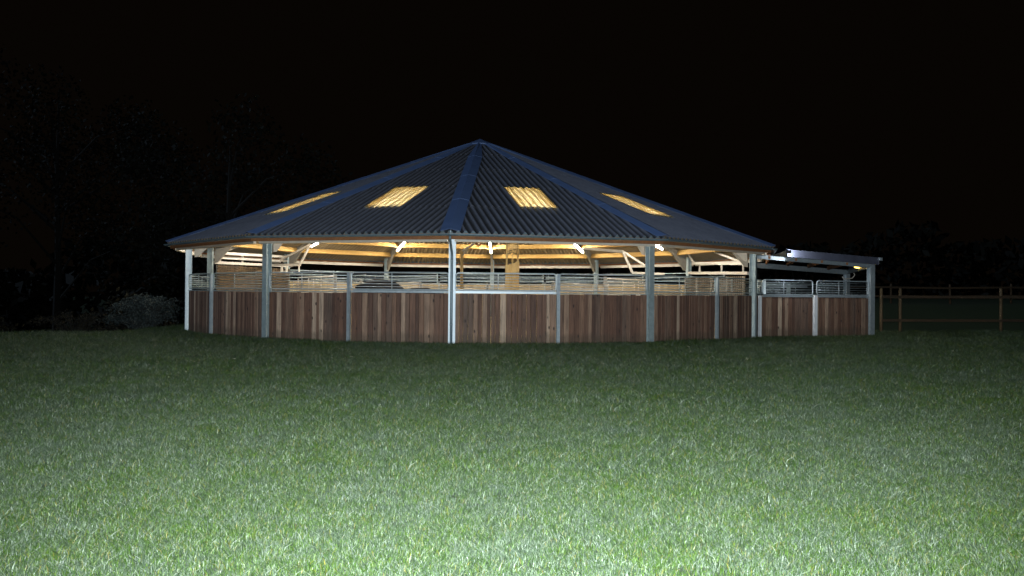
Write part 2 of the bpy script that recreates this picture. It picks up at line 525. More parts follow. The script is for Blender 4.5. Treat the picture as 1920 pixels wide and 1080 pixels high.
# straw bedding: low, rough sheet of litter
n_r, n_a = 14, 48
sv = []; sf = []
for i in range(n_r + 1):
    for j in range(n_a):
        rr = 10.6 * i / n_r; a = 2 * math.pi * j / n_a
        sv.append((CX + rr * math.sin(a), CY - rr * math.cos(a), (0.17 + 0.05 * random.random()) if i < n_r else 0.02))
for i in range(n_r):
    for j in range(n_a):
        sf.append((i * n_a + j, i * n_a + (j + 1) % n_a, (i + 1) * n_a + (j + 1) % n_a, (i + 1) * n_a + j))
st = mesh_obj('straw_bedding', sv, sf, STRAW, smooth=False)
st['kind'] = 'stuff'; st['label'] = 'deep yellow straw bedding on the barn floor'

# ------------------------------------------------------------------ the round barn
barn = empty('round_barn', (CX, CY, 0), 'large twelve-sided open barn with dark corrugated pyramid roof and navy hip caps', 'barn')
def BA(o): return attach(o, barn)

# corner columns
for k in range(12):
    rad = Vector((math.sin(ang(k)), -math.cos(ang(k)), 0))
    top = roof_z(RAD) - 0.06
    m = MB()
    p = P(k, RAD - 0.02, tz(P(k).x, P(k).y) - 0.1)
    m.ibeam(p, P(k, RAD - 0.02, top), 0.175, 0.20, 0.013, up=rad)
    m.obox(P(k, RAD - 0.10, 0.02), rad * 0.15, rad.cross(Vector((0, 0, 1))) * 0.15, Vector((0, 0, 0.01)))
    BA(m.build('corner_post', GALV if k in (0, 10) else GALV_OLD))
    # rafter
    a = P(k, RAD - 0.21, roof_z(RAD - 0.21) - 0.17)
    b = P(k, 0.35, roof_z(0.35) - 0.17)
    BA(MB().ibeam(a, b, 0.12, 0.24, 0.012).build('rafter', STEEL))
    # haunch under the rafter foot
    side = rad.cross(Vector((0, 0, 1))) * 0.05
    q = [P(k, RAD - 0.21, roof_z(RAD - 0.21) - 0.29), P(k, RAD - 0.21, 2.58), P(k, RAD - 0.33, 2.60), P(k, RAD - 1.05, roof_z(RAD - 1.05) - 0.29)]
    hv = [x + side for x in q] + [x - side for x in q]
    hf = [(0, 1, 2, 3), (7, 6, 5, 4)] + [(i, i + 4, (i + 1) % 4 + 4, (i + 1) % 4) for i in range(4)]
    BA(mesh_obj('haunch', hv, hf, STEEL))
ring = MB()
for k in range(12):
    ring.beam(P(k, 0.38, roof_z(0.38) - 0.18), P(k + 1, 0.38, roof_z(0.38) - 0.18), 0.02, 0.26)
BA(ring.build('ridge_ring', STEEL))

# roof faces
def face_frame(j):
    a = R(30 * (j + 0.5) - 3.75)
    n = Vector((math.sin(a), -math.cos(a), 0))
    e = Vector((math.cos(a), math.sin(a), 0))
    N = (n * math.sin(ALPHA) + Vector((0, 0, math.cos(ALPHA)))).normalized()
    return n, e, N
def rp(fr, s, ra, off=0.0):
    n, e, N = fr
    return Vector((CX, CY, HA - ra * TAN)) + n * ra + e * s + N * off

COURSES = [(AP + 0.02, 8.84), (8.96, 6.66), (6.78, 4.44), (4.56, 2.16), (2.28, 0.12)]
PITCH, AMP = 0.200, 0.042
def corr(s): return AMP * math.cos(2 * math.pi * s / PITCH)
def sheet_mesh(name, fr, s0, s1, lo, hi, mat, lift=0.0, thick=0.008, hole=None, flat=1.0):
    step = PITCH / 8
    n0 = math.ceil(s0 / step); n1 = math.floor(s1 / step)
    ss = [i * step for i in range(n0, n1 + 1)]
    v = []; f = []; inside = []; tr = []
    def col_pts(s):
        top = max(hi, abs(s) / T15 + 0.02)
        if top >= lo - 1e-3:
            return None
        fb = 0.014 + lift
        h = corr(s) * flat + AMP * (1 - flat)
        ft = lift + 0.014 * (lo - top) / (lo - hi) * 0
        return [rp(fr, s, lo, h + fb), rp(fr, s, top, h + ft), rp(fr, s, lo, h + fb - thick), rp(fr, s, top, h + ft - thick)]
    prev = None
    for s in ss:
        c = col_pts(s)
        if hole and hole[0] < s < hole[1]:
            prev = None; continue
        if c is not None:
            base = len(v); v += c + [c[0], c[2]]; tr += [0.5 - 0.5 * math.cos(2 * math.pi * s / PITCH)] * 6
            if prev is not None:
                f.append((prev, base, base + 1, prev + 1)); inside.append(0)
                f.append((prev + 2, prev + 3, base + 3, base + 2)); inside.append(1)
                f.append((prev + 4, prev + 5, base + 5, base + 4)); inside.append(0)
            prev = base
        else:
            prev = None
    if not f: return None
    o = mesh_obj(name, v, f, mat)
    me = o.data
    me.polygons.foreach_set('use_smooth', [(i % 3) != 2 for i in range(len(f))])
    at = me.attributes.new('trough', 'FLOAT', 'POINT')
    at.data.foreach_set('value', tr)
    at = me.attributes.new('inside', 'FLOAT', 'FACE')
    at.data.foreach_set('value', [float(x) for x in inside])
    return o

for j in range(12):
    fr = face_frame(j)
    for ci, (lo, hi) in enumerate(COURSES):
        w = lo * T15
        hole = None
        if ci == 1:
            hole = (-0.5 * PITCH * 6 - 0.005, 0.5 * PITCH * 6 + 0.005)
        if hole:
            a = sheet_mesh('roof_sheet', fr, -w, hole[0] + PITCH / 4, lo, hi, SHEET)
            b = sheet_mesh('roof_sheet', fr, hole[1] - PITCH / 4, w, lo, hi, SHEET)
            BA(a); BA(b)
            s = sheet_mesh('skylight', fr, hole[0], hole[1], lo, hi, SKYLIGHT, lift=0.012, thick=0.003, flat=0.5)
            # keep one skin only: light passes through a single sheet
            me = s.data
            bm = bmesh.new(); bm.from_mesh(me)
            dead = [fc for i, fc in enumerate(bm.faces) if i % 3 == 1]
            bmesh.ops.delete(bm, geom=dead, context='FACES'); bm.to_mesh(me); bm.free()
            tag(s, 'amber translucent sheet lit from inside the barn')
            BA(s)
        else:
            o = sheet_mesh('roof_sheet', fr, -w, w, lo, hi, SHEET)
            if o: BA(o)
    n_, e_, N_v = fr
    fs = np.arange(-math.floor((AP - 0.06) * T15 / 0.02) * 0.02, (AP - 0.06) * T15, 0.02)
    fv = []
    for s_ in fs:
        for ra_ in (AP - 0.045, AP - 0.075):
            fv += [rp(fr, s_, ra_, -0.075), rp(fr, s_, ra_, corr(s_) + 0.004)]
    ff = []
    for i_ in range(len(fs) - 1):
        b_ = i_ * 4
        ff += [(b_, b_ + 4, b_ + 5, b_ + 1), (b_ + 2, b_ + 3, b_ + 7, b_ + 6)]
    BA(mesh_obj('eave_filler', fv, ff, GUTTER))
    # purlins between the rafters
    for ra in (10.0, 8.9, 7.8, 6.7, 5.6, 4.5, 3.4, 2.3, 1.3):
        hw = ra * T15 - 0.075
        n, e, N = fr
        c = rp(fr, 0, ra, -0.052 - 0.11)
        BA(MB().obox(c, e * hw, N * 0.11, N.cross(e).normalized() * 0.036).build('purlin', TIMBER))
    # eave beam, gutter
    n, e, N = fr
    raE = AP - 0.09
    BA(MB().obox(rp(fr, 0, raE, 0) + Vector((0, 0, -0.135)), e * (raE * T15 - 0.01), n * 0.03, Vector((0, 0, 0.082))).build('eave_beam', EAVE))
    raT = AP - 0.24
    BA(MB().obox(rp(fr, 0, raT, 0) + Vector((0, 0, -0.27)), e * (raT * T15 - 0.10), n * 0.045, Vector((0, 0, 0.065))).build('eave_tie', TIE))
    gv = []; gf = []
    gc = AP + 0.085
    prof = [(0.062 * math.cos(t), 0.062 * math.sin(t)) for t in [math.pi + math.pi * i / 8 for i in range(9)]]
    prof += [(x * 0.92, y * 0.92) for x, y in prof[::-1]]
    for sgn in (-1, 1):
        for (px, pz) in prof:
            ra = gc + px
            gv.append(Vector((CX, CY, HE - 0.045 + pz)) + n * ra + e * (sgn * ra * T15))
    L = len(prof)
    gf = [(i, (i + 1) % L, (i + 1) % L + L, i + L) for i in range(L)]
    BA(mesh_obj('gutter', gv, gf, GUTTER, smooth=False))

# hip caps in lapped lengths
for k in range(12):
    fl_, fr_ = face_frame(k - 1), face_frame(k)
    segs = [(AP + 0.05, 8.35), (8.45, 5.55), (5.65, 2.75), (2.85, 0.25)]
    for si, (lo, hi) in enumerate(segs):
        v = []
        for ra, dz in ((lo, 0.006), (hi, 0.0)):
            wl = min(0.27, ra * T15)
            v.append(rp(fl_, ra * T15 - wl, ra, 0.046 + dz))
            v.append(rp(fl_, ra * T15, ra, 0.100 + dz))
            v.append(rp(fr_, -ra * T15 + wl, ra, 0.046 + dz))
        v2 = [x - Vector((0, 0, 0.006)) for x in v]
        f = [(0, 1, 4, 3), (1, 2, 5, 4), (6, 9, 10, 7), (7, 10, 11, 8), (0, 6, 7, 1), (1, 7, 8, 2), (0, 3, 9, 6), (2, 8, 11, 5), (3, 4, 10, 9), (4, 5, 11, 10)]
        BA(mesh_obj('hip_cap', v + v2, f, NAVY))
# peak cap
av = [P(k, 0.62, roof_z(0.62) + 0.10) for k in range(12)] + [Vector((CX, CY, HA + 0.13))] + [P(k, 0.62, roof_z(0.62) + 0.05) for k in range(12)]
BA(mesh_obj('peak_cap', av, [(i, (i + 1) % 12, 12) for i in range(12)] + [(i, i + 13, (i + 1) % 12 + 13, (i + 1) % 12) for i in range(12)], NAVY))

# downpipe with swan neck on the front column
rad0 = Vector((math.sin(ang(0)), -math.cos(ang(0)), 0))
dp = [P(0, 11.66, HE - 0.07), P(0, 11.64, HE - 0.20), P(0, 11.45, HE - 0.30), P(0, 11.12, HE - 0.52), P(0, 11.122, HE - 0.62), P(0, 11.122, 1.0), P(0, 11.122, 0.08), P(0, 11.19, 0.02)]
BA(MB().tube(dp, 0.036, 10).build('downpipe', GUTTER, smooth=True))
bk = MB()
for z in (0.6, 1.5, 2.3):
    bk.tube([P(0, 11.122, z) + Vector((0.045 * math.cos(t), 0.045 * math.sin(t), 0)) for t in [2 * math.pi * i / 12 for i in range(12)]], 0.008, 6, closed=True)
BA(bk.build('pipe_bracket', GALV_OLD))

# slim gate posts midway, on the same circle
for k in range(24):
    if k % 2 == 0: continue
    c = P(k / 2, RAD)
    a = ang(k / 2)
    n = Vector((math.sin(a), -math.cos(a), 0)); e = Vector((math.cos(a), math.sin(a), 0))
    m = MB()
    z0 = tz(c.x, c.y) - 0.05
    h = (1.985 - z0) / 2
    m.obox(c + n * 0.02 + Vector((0, 0, z0 + h)), n * 0.05, e * 0.010, Vector((0, 0, h)))
    for s in (-1, 1):
        m.obox(c + n * 0.02 + e * 0.030 * s + Vector((0, 0, z0 + h)), n * 0.045, e * 0.014, Vector((0, 0, h * 0.9995)))
    BA(m.build('gate_post', GALV))

# ------------------------------------------------------------------ boarded panels with gate tops
_unit = {}
def board_mesh(mat):
    """unit plank, 1 wide (x), 1 high (z), 1 thick (y), slightly eased edges; shared by all boards"""
    if mat.name in _unit: return _unit[mat.name]
    b = 0.06
    prof = [(-0.5, -0.5), (0.5, -0.5), (0.5, 0.1), (0.5 - b, 0.5), (-0.5 + b, 0.5), (-0.5, 0.1)]
    v = [(x, y, 0) for x, y in prof] + [(x, y, 1) for x, y in prof]
    f = [tuple(range(6))[::-1], tuple(range(6, 12))] + [(i, (i + 1) % 6, (i + 1) % 6 + 6, i + 6) for i in range(6)]
    me = bpy.data.meshes.new('board'); me.from_pydata(v, [], f); me.materials.append(mat); me.update()
    _unit[mat.name] = me
    return me

def round_frame(p, e, L, z0, z1, r):
    pts = []
    cs = [(r, z0 + r, 180, 270), (L - r, z0 + r, 270, 360), (L - r, z1 - r, 0, 90), (r, z1 - r, 90, 180)]
    for cx_, cz, a0, a1 in cs:
        for i in range(5):
            t = R(a0 + (a1 - a0) * i / 4)
            pts.append(p + e * (cx_ + r * math.cos(t)) + Vector((0, 0, cz + r * math.sin(t))))
    return pts

def panel(A, B, root, bmat=BOARD, z_top=1.44, hurdle=True, galv=GALV, inset=(0.10, 0.07), bw=0.135, chan=False, ht=1.985):
    """planks side by side under a channel rail, gate frame with round rails above; A->B seen from outside"""
    A = Vector(A); B = Vector(B)
    d = B - A; d.z = 0
    e = d.normalized()
    n = Vector((e.y, -e.x, 0))
    p = A + e * inset[0]; L = d.length - inset[0] - inset[1]
    p.z = 0
    x = 0.0
    ws = []
    while x < L - 0.05:
        w = bw * random.uniform(0.72, 1.25)
        if x + w > L - 0.06: w = L - x
        ws.append((x, w)); x += w
    me = board_mesh(bmat)
    ry = math.atan2(e.y, e.x)
    for (x, w) in ws:
        o = bpy.data.objects.new('board', me)
        col.objects.link(o)
        th = random.uniform(0.026, 0.040)
        c = p + e * (x + w / 2)
        zz = tz(c.x, c.y) - 0.03
        o.location = c + n * random.uniform(-0.004, 0.004) + Vector((0, 0, zz + random.uniform(0, 0.02)))
        o.rotation_euler = (0, random.uniform(-0.002, 0.002), ry + math.pi)
        o.scale = (w - random.uniform(0.003, 0.007), th, z_top - zz - 0.002 - 0.02)
        attach(o, root)
    m = MB()
    ch = 0.030 if chan else 0.014
    m.obox(p + e * L / 2 + Vector((0, 0, z_top + ch)), e * L / 2, n * 0.035, Vector((0, 0, ch)))
    if chan:
        m.obox(p + e * L / 2 + n * 0.041 + Vector((0, 0, z_top + 0.031)), e * L / 2, n * 0.005, Vector((0, 0, 0.030)))
    attach(m.build('top_channel', galv if chan else GALV_OLD), root)
    if hurdle:
        z0, z1 = z_top + 0.085, ht
        attach(MB().tube(round_frame(p, e, L, z0, z1, 0.09), 0.022, 8, closed=True).build('gate_frame', galv, smooth=True), root)
        nr = 5
        for i in range(nr):
            z = z0 + (z1 - z0) * (i + 1) / (nr + 1)
            attach(MB().tube([p + e * 0.01 + Vector((0, 0, z)), p + e * (L - 0.01) + Vector((0, 0, z))], 0.0105, 6).build('rail', galv, smooth=True), root)
        for q in (0.42,):
            attach(MB().tube([p + e * L * q + n * 0.0 + Vector((0, 0, z0)), p + e * L * q + Vector((0, 0, z1))], 0.014, 6).build('brace', galv, smooth=True), root)

PANEL_LAB = {
    -4: 'weathered plank panel between the leftmost column and a slim post',
    -3: 'weathered plank panel between a slim post and the second column from the left',
    -2: 'plank panel just right of the second column from the left',
    -1: 'plank panel with two pale boards just left of the front column',
    0: 'plank panel just right of the front column that carries the downpipe',
    1: 'plank panel left of the second column from the right',
    2: 'dark plank panel just right of the second column from the right',
    3: 'dark narrow-looking plank panel just left of the rightmost barn column',
}
FARNAME = {7: 'right of the right-hand truss frame', 8: 'below the right-hand truss frame', 9: 'below the slanting lamp on the right', 10: 'just right of the timber tower',
           11: 'behind the timber tower', -12: 'behind the yellow swing-arm pole', -11: 'right of the black cow', -10: 'left of the black cow',
           -9: 'below the leftmost lit lamp', -8: 'below the left-hand truss frame'}
FLANK = {4: 'right flank, first behind the lean-to joint', 5: 'right flank, second behind the lean-to joint', 6: 'right flank under the slatted wall',
         -7: 'left flank under the slatted wall', -6: 'left flank, second behind the leftmost column', -5: 'left flank, first behind the leftmost column'}
for i in range(24):
    k = i / 2
    ki = i if i < 12 else i - 24         # in half-bays from the front column
    A, B = P(k, RAD - 0.03), P(k + 0.5, RAD - 0.03)
    corner_first = (i % 2 == 0)
    far = 7 <= ki or ki <= -8
    lab = PANEL_LAB[ki] if ki in PANEL_LAB else ('pale boarded back panel of the barn, %s' % FARNAME[ki]) if far else 'plank panel on the %s' % FLANK[ki]
    root = empty('boarded_panel', (A + B) / 2, lab, 'wall panel', 'boarded panels around the round barn')
    ins = (0.09, 0.042) if corner_first else (0.042, 0.09)
    if far:
        panel(A, B, root, PALEWOOD, 1.92, False, WHITE_STEEL, ins, bw=0.24)
        eo = (B - A).normalized()
        for zz_ in (2.10, 2.27, 2.46):
            attach(MB().beam(A + eo * 0.06 + Vector((0, 0, zz_)), B - eo * 0.06 + Vector((0, 0, zz_)), 0.02, 0.04).build('flat_rail', GALV_OLD), root)
        attach(MB().beam(A + eo * 0.10 + Vector((0, 0, 1.9)), A + eo * 0.10 + Vector((0, 0, 2.5)), 0.05, 0.05).build('stile', GALV_OLD), root)
    else:
        panel(A, B, root, BOARD, 1.44, True, GALV if ki in (-2, -1, 0, 1) else GALV_OLD, ins, chan=ki in (-1, 0))

# ------------------------------------------------------------------ fluorescent battens on the rafters
def hbox(mb, c, ax, ay, az): return mb.obox(c, ax, ay, az)
LAMPLAB = {8: 'lit twin fluorescent batten nearest the left truss frame', 7: 'largest-looking lit fluorescent batten left of the front column',
           6: 'short upright lit fluorescent batten just right of the front column', 5: 'slanting lit fluorescent batten left of the right truss frame',
           4: 'lit fluorescent batten seen end-on beside the second column from the right'}
NEARLAMP = {0: 'front column', 1: 'second column from the right', 2: 'rightmost column', 3: 'right slatted wall', 9: 'left slatted wall', 10: 'leftmost column', 11: 'second column from the left'}
for k in range(12):
    rho = 9.15 if k == 4 else 8.55
    z = roof_z(rho) - 0.17 - 0.12 - 0.07
    root = empty('fluorescent_lamp', P(k, rho, z), LAMPLAB.get(k, 'fluorescent batten on the rafter above the %s, behind the eave' % NEARLAMP.get(k, '')), 'lamp', 'fluorescent lamps under the barn rafters')
    u = (P(k, rho + 1, roof_z(rho + 1)) - P(k, rho, roof_z(rho))).normalized()
    s = u.cross(Vector((0, 0, 1))).normalized()
    w = s.cross(u).normalized()
    c = P(k, rho, z)
    hl = 0.30 if k == 4 else 0.92
    attach(MB().obox(c + w * 0.035, u * hl, s * 0.055, w * 0.022).build('housing', WHITE_STEEL), root)
    for a, b in (((-0.28, 0.28),) if k == 4 else ((-0.90, -0.03), (0.03, 0.90))):
        attach(MB().tube([c + u * a - w * 0.015, c + u * b - w * 0.015], 0.022, 8).build('tube', TUBE, smooth=True), root)
    ends = MB()
    for a in ((-0.29, 0.29) if k == 4 else (-0.91, 0.0, 0.91)):
        ends.obox(c + u * a - w * 0.01, u * 0.018, s * 0.03, w * 0.028)
    attach(ends.build('end_cap', WHITE_STEEL), root)

# ------------------------------------------------------------------ overhead feed-bay frames
def framething(name, loc, label, cat, segs, group=None, size=0.07, mat=WHITE_STEEL):
    root = empty(name, loc, label, cat, group)
    for (nm, p, q, s) in segs:
        attach(MB().beam(p, q, s * size, s * size).build(nm, mat), root)
    return root

# right bay (between rear columns), left bay its mirror
a3, a4 = P(3, 10.9), P(4, 10.9)
def on(a, b, t, z): 
    q = a.lerp(b, t); q.z = z; return q
framething('feed_bay_frame', on(a3, a4, 0.5, 2.3), 'pale steel headrail frame across the right rear bay, with slanting struts above', 'frame', [
    ('bottom_rail', on(a3, a4, 0.03, 2.34), on(a3, a4, 0.97, 2.46), 1.7),
    ('top_rail', on(a3, a4, 0.08, 2.74), on(a3, a4, 0.9, 2.90), 1.7),
    ('upright', on(a3, a4, 0.1, 2.40), on(a3, a4, 0.1, 2.70), 0.9),
    ('upright', on(a3, a4, 0.42, 2.42), on(a3, a4, 0.42, 2.76), 0.9),
    ('upright', on(a3, a4, 0.78, 2.45), on(a3, a4, 0.78, 2.80), 0.9),
    ('strut', on(a3, a4, 0.10, 2.78), Vector((10.22, 34.5, 3.32)), 1.1),
    ('strut', on(a3, a4, 0.88, 2.92), Vector((9.62, 37.0, 3.50)), 1.1)])
b3, b4 = P(-3, 10.9), P(-4, 10.9)
framething('feed_bay_frame', on(b3, b4, 0.5, 2.6), 'pale steel headrail frame across the left rear bay, with a slanting strut above', 'frame', [
    ('bottom_rail', on(b3, b4, 0.02, 2.60), on(b3, b4, 0.98, 2.64), 1.6),
    ('middle_rail', on(b3, b4, 0.08, 2.80), on(b3, b4, 0.98, 2.88), 1.0),
    ('top_rail', on(b3, b4, 0.08, 3.00), on(b3, b4, 0.98, 3.08), 1.6),
    ('upright', on(b3, b4, 0.09, 2.66), on(b3, b4, 0.09, 2.96), 0.9),
    ('upright', on(b3, b4, 0.36, 2.66), on(b3, b4, 0.36, 2.98), 0.9),
    ('upright', on(b3, b4, 0.7, 2.66), on(b3, b4, 0.7, 3.0), 0.9),
    ('strut', on(b3, b4, 0.1, 3.04), Vector((-10.3, 34.8, 3.36)), 1.3)])
framething('truss_frame', (-8.5, 37, 2.6), 'pale triangular steel frame hanging below the leftmost lit lamp', 'frame', [
    ('arm', Vector((-7.60, 36.5, 3.56)), Vector((-9.19, 37.5, 2.87)), 1.0),
    ('arm', Vector((-7.60, 36.5, 3.56)), Vector((-7.93, 36.0, 2.66)), 1.1),
    ('foot_rail', Vector((-9.6, 37.6, 2.66)), Vector((-7.93, 36.0, 2.62)), 1.4),
    ('stub', Vector((-9.0, 37.1, 2.62)), Vector((-9.0, 37.1, 2.30)), 1.3),
    ('stub', Vector((-8.7, 36.8, 2.62)), Vector((-8.7, 36.8, 2.30)), 1.3),
    ('stub', Vector((-8.0, 36.1, 2.60)), Vector((-8.0, 36.1, 2.25)), 0.8)])
framething('truss_frame', (7.3, 37, 2.5), 'pale bent steel frame with a long white arm right of the slanting lamp', 'frame', [
    ('arm', Vector((6.66, 37.0, 3.41)), Vector((5.02, 38.2, 3.62)), 1.8),
    ('arm', Vector((6.66, 37.0, 3.41)), Vector((7.85, 37.5, 2.76)), 1.3),
    ('arm', Vector((6.66, 37.0, 3.41)), Vector((7.10, 37.0, 2.46)), 1.5),
    ('foot_rail', Vector((7.10, 37.0, 2.44)), Vector((8.6, 37.0, 2.40)), 1.4)])

# slatted feed walls under the headrails
def slat_wall(A, B, z0, z1, label):
    root = empty('slatted_wall', (A + B) / 2, label, 'wall')
    d = (B - A); e = d.normalized(); n = Vector((e.y, -e.x, 0))
    nn = round((z1 - z0) / 0.105)
    hh = (z1 - z0) / nn
    me = None
    for i in range(nn):
        c = (A + B) / 2 + Vector((0, 0, z0 + hh * (i + 0.5)))
        o = MB().obox(c + n * random.uniform(-0.006, 0.006), d * 0.485, n * 0.012, Vector((0, 0, hh / 2 - 0.008))).build('slat', SLATWOOD)
        attach(o, root)
    w = MB()
    L = d.length
    for t in np.arange(0.1, L - 0.1, 0.16):
        c = A + e * t - n * 0.03
        w.obox(c + Vector((0, 0, (z0 + z1) / 2)), e * 0.006, n * 0.006, Vector((0, 0, (z1 - z0) / 2)))
    for z in np.arange(z0 + 0.05, z1, 0.105):
        w.obox((A + B) / 2 - n * 0.018 + Vector((0, 0, z)), d * 0.48, n * 0.005, Vector((0, 0, 0.006)))
    o = w.build('wire_mesh', STEEL); attach(o, root)
    for t in (0.03, 0.27, 0.52, 0.76, 0.97):
        o = MB().beam(A + d * t - n * 0.06 + Vector((0, 0, 0.1)), A + d * t - n * 0.06 + Vector((0, 0, z1)), 0.06, 0.06).build('stud', STEEL); attach(o, root)
slat_wall(P(-3, 10.75), P(-4, 10.75), 1.35, 2.50, 'mottled brown slatted wall behind wire mesh at the left end of the barn')
slat_wall(P(3, 10.75), P(4, 10.75), 1.35, 2.22, 'mottled brown slatted wall behind wire mesh at the right end of the barn')

# ------------------------------------------------------------------ inner pen gates
def pen_gate(A, B, label, top=1.88, nr=7, posts=True, z0=0.22):
    A = Vector(A); B = Vector(B); A.z = B.z = 0
    root = empty('pen_gate', (A + B) / 2, label, 'gate', 'galvanised pen gates inside the barn')
    d = B - A; L = d.length; e = d.normalized()
    attach(MB().tube(round_frame(A + e * 0.06, e, L - 0.12, z0, top, 0.09), 0.021, 8, closed=True).build('gate_frame', WHITE_STEEL, smooth=True), root)
    for i in range(nr):
        z = z0 + (top - z0) * (i + 1) / (nr + 1) if i < 2 else top - 0.105 * (nr - i)
        attach(MB().tube([A + e * 0.07 + Vector((0, 0, z)), B - e * 0.07 + Vector((0, 0, z))], 0.014, 6).build('rail', WHITE_STEEL, smooth=True), root)
    for q in (0.35, 0.68):
        attach(MB().tube([A + d * q + Vector((0, 0, z0)), A + d * q + Vector((0, 0, top))], 0.017, 6).build('brace', WHITE_STEEL, smooth=True), root)
    if posts:
        attach(MB().beam(A + Vector((0, 0, 0.02)), A + Vector((0, 0, top + 0.06)), 0.09, 0.09).build('hinge_post', STEEL), root)
names_dir = {-5: 'far left', -4: 'left', -3: 'left end', -2: 'near left', 3: 'right end', 4: 'right', 5: 'far right', 2: 'near right', 6: 'far centre', -6: 'far centre'}
gi = 0
for k in (-4, 4, -5, 5):
    pen_gate(P(k, 6.3), P(k, 10.6), 'pale railed pen gate running inward from the %s column' % names_dir[k], top=1.90 + 0.02 * (k % 3))
for k in (-6, -5, 4, 5):
    pen_gate(P(k, 6.2), P(k + 1, 6.2), 'pale railed pen gate across the inner ring on the %s side' % names_dir[k], top=1.86)
pen_gate(P(-1, 8.2), P(-1.9, 7.4), 'pale railed pen gate standing just inside the second column from the left', top=1.94)
pen_gate(P(1.1, 8.2), P(1.9, 7.6), 'pale railed pen gate standing just inside the second column from the right', top=1.94)

# ------------------------------------------------------------------ timber-clad tower in the middle
tw = empty('timber_tower', (1.24, 30.0, 0), 'yellow timber-clad column with slatted head and bare poles', 'column')
def TW(o): return attach(o, tw)
x0, x1, y0, y1 = 0.985, 1.495, 29.9, 30.4
bwid = (x1 - x0) / 4
for i in range(4):
    xa = x0 + bwid * i
    top = 2.50 + 0.04 * i + random.uniform(-0.015, 0.015)
    TW(MB().obox(((xa + bwid / 2), y0, top / 2), (bwid / 2 - 0.004, 0, 0), (0, 0.012, 0), (0, 0, top / 2)).build('board', PLY))
    TW(MB().obox(((xa + bwid / 2), y1, top / 2), (bwid / 2 - 0.004, 0, 0), (0, 0.012, 0), (0, 0, top / 2)).build('board', PLY))
    ya = y0 + 0.014 + (y1 - y0 - 0.028) / 4 * i
    for xx in (x0 + 0.012, x1 - 0.012):
        t2 = 2.5 if xx < 1.2 else 2.64
        TW(MB().obox((xx, ya + 0.059, t2 / 2), (0.012, 0, 0), (0, 0.056, 0), (0, 0, t2 / 2)).build('board', PLY))
for (px, py, t) in ((1.03, 29.96, 3.60), (1.24, 29.96, 3.55), (1.45, 29.96, 3.42), (1.03, 30.32, 3.6), (1.45, 30.32, 3.45)):
    TW(MB().tube([(px, py, 0.1), (px, py, t)], 0.028, 8).build('pole', PLY, smooth=True))
for i, z in enumerate((2.92, 3.00, 3.10, 3.19, 3.28, 3.37)):
    w = 0.21 - 0.012 * abs(i - 3)
    tilt = 0.03 if i % 2 else 0.055
    TW(MB().obox((1.22, 29.90, z), (w, 0, tilt), (0, 0.012, 0), (0, 0, 0.036 if i > 1 else 0.02)).build('slat', PLY))

# yellow pole with an arm, rusty pulley hanging
lp = empty('swing_arm_pole', (-0.73, 34, 0), 'thin yellow pole with a slanting arm inside the barn, right of the front column', 'pole')
attach(MB().tube([(-0.73, 34, 0.05), (-0.73, 34, 3.22)], [0.075, 0.06], 8).build('pole', PLY, smooth=True), lp)
attach(MB().beam((-0.73, 34, 3.20), (-0.10, 33.55, 3.58), 0.07, 0.07).build('arm', STEEL), lp)
attach(MB().beam((-0.45, 33.8, 3.36), (-0.70, 33.98, 3.0), 0.04, 0.04).build('brace', STEEL), lp)
pu = empty('pulley', (-0.04, 33.5, 3.35), 'small rusty pulley hanging from the slanting arm', 'pulley')
attach(MB().tube([(-0.04 + 0.09 * math.cos(t), 33.5, 3.50 + 0.09 * math.sin(t)) for t in [math.pi * 2 * i / 12 for i in range(12)]], 0.022, 6, closed=True).build('wheel', RUST, smooth=True), pu)
attach(MB().tube([(-0.04, 33.5, 3.42), (-0.02, 33.5, 3.30), (0.03, 33.5, 3.24), (0.05, 33.5, 3.30)], 0.018, 6).build('hook', RUST, smooth=True), pu)

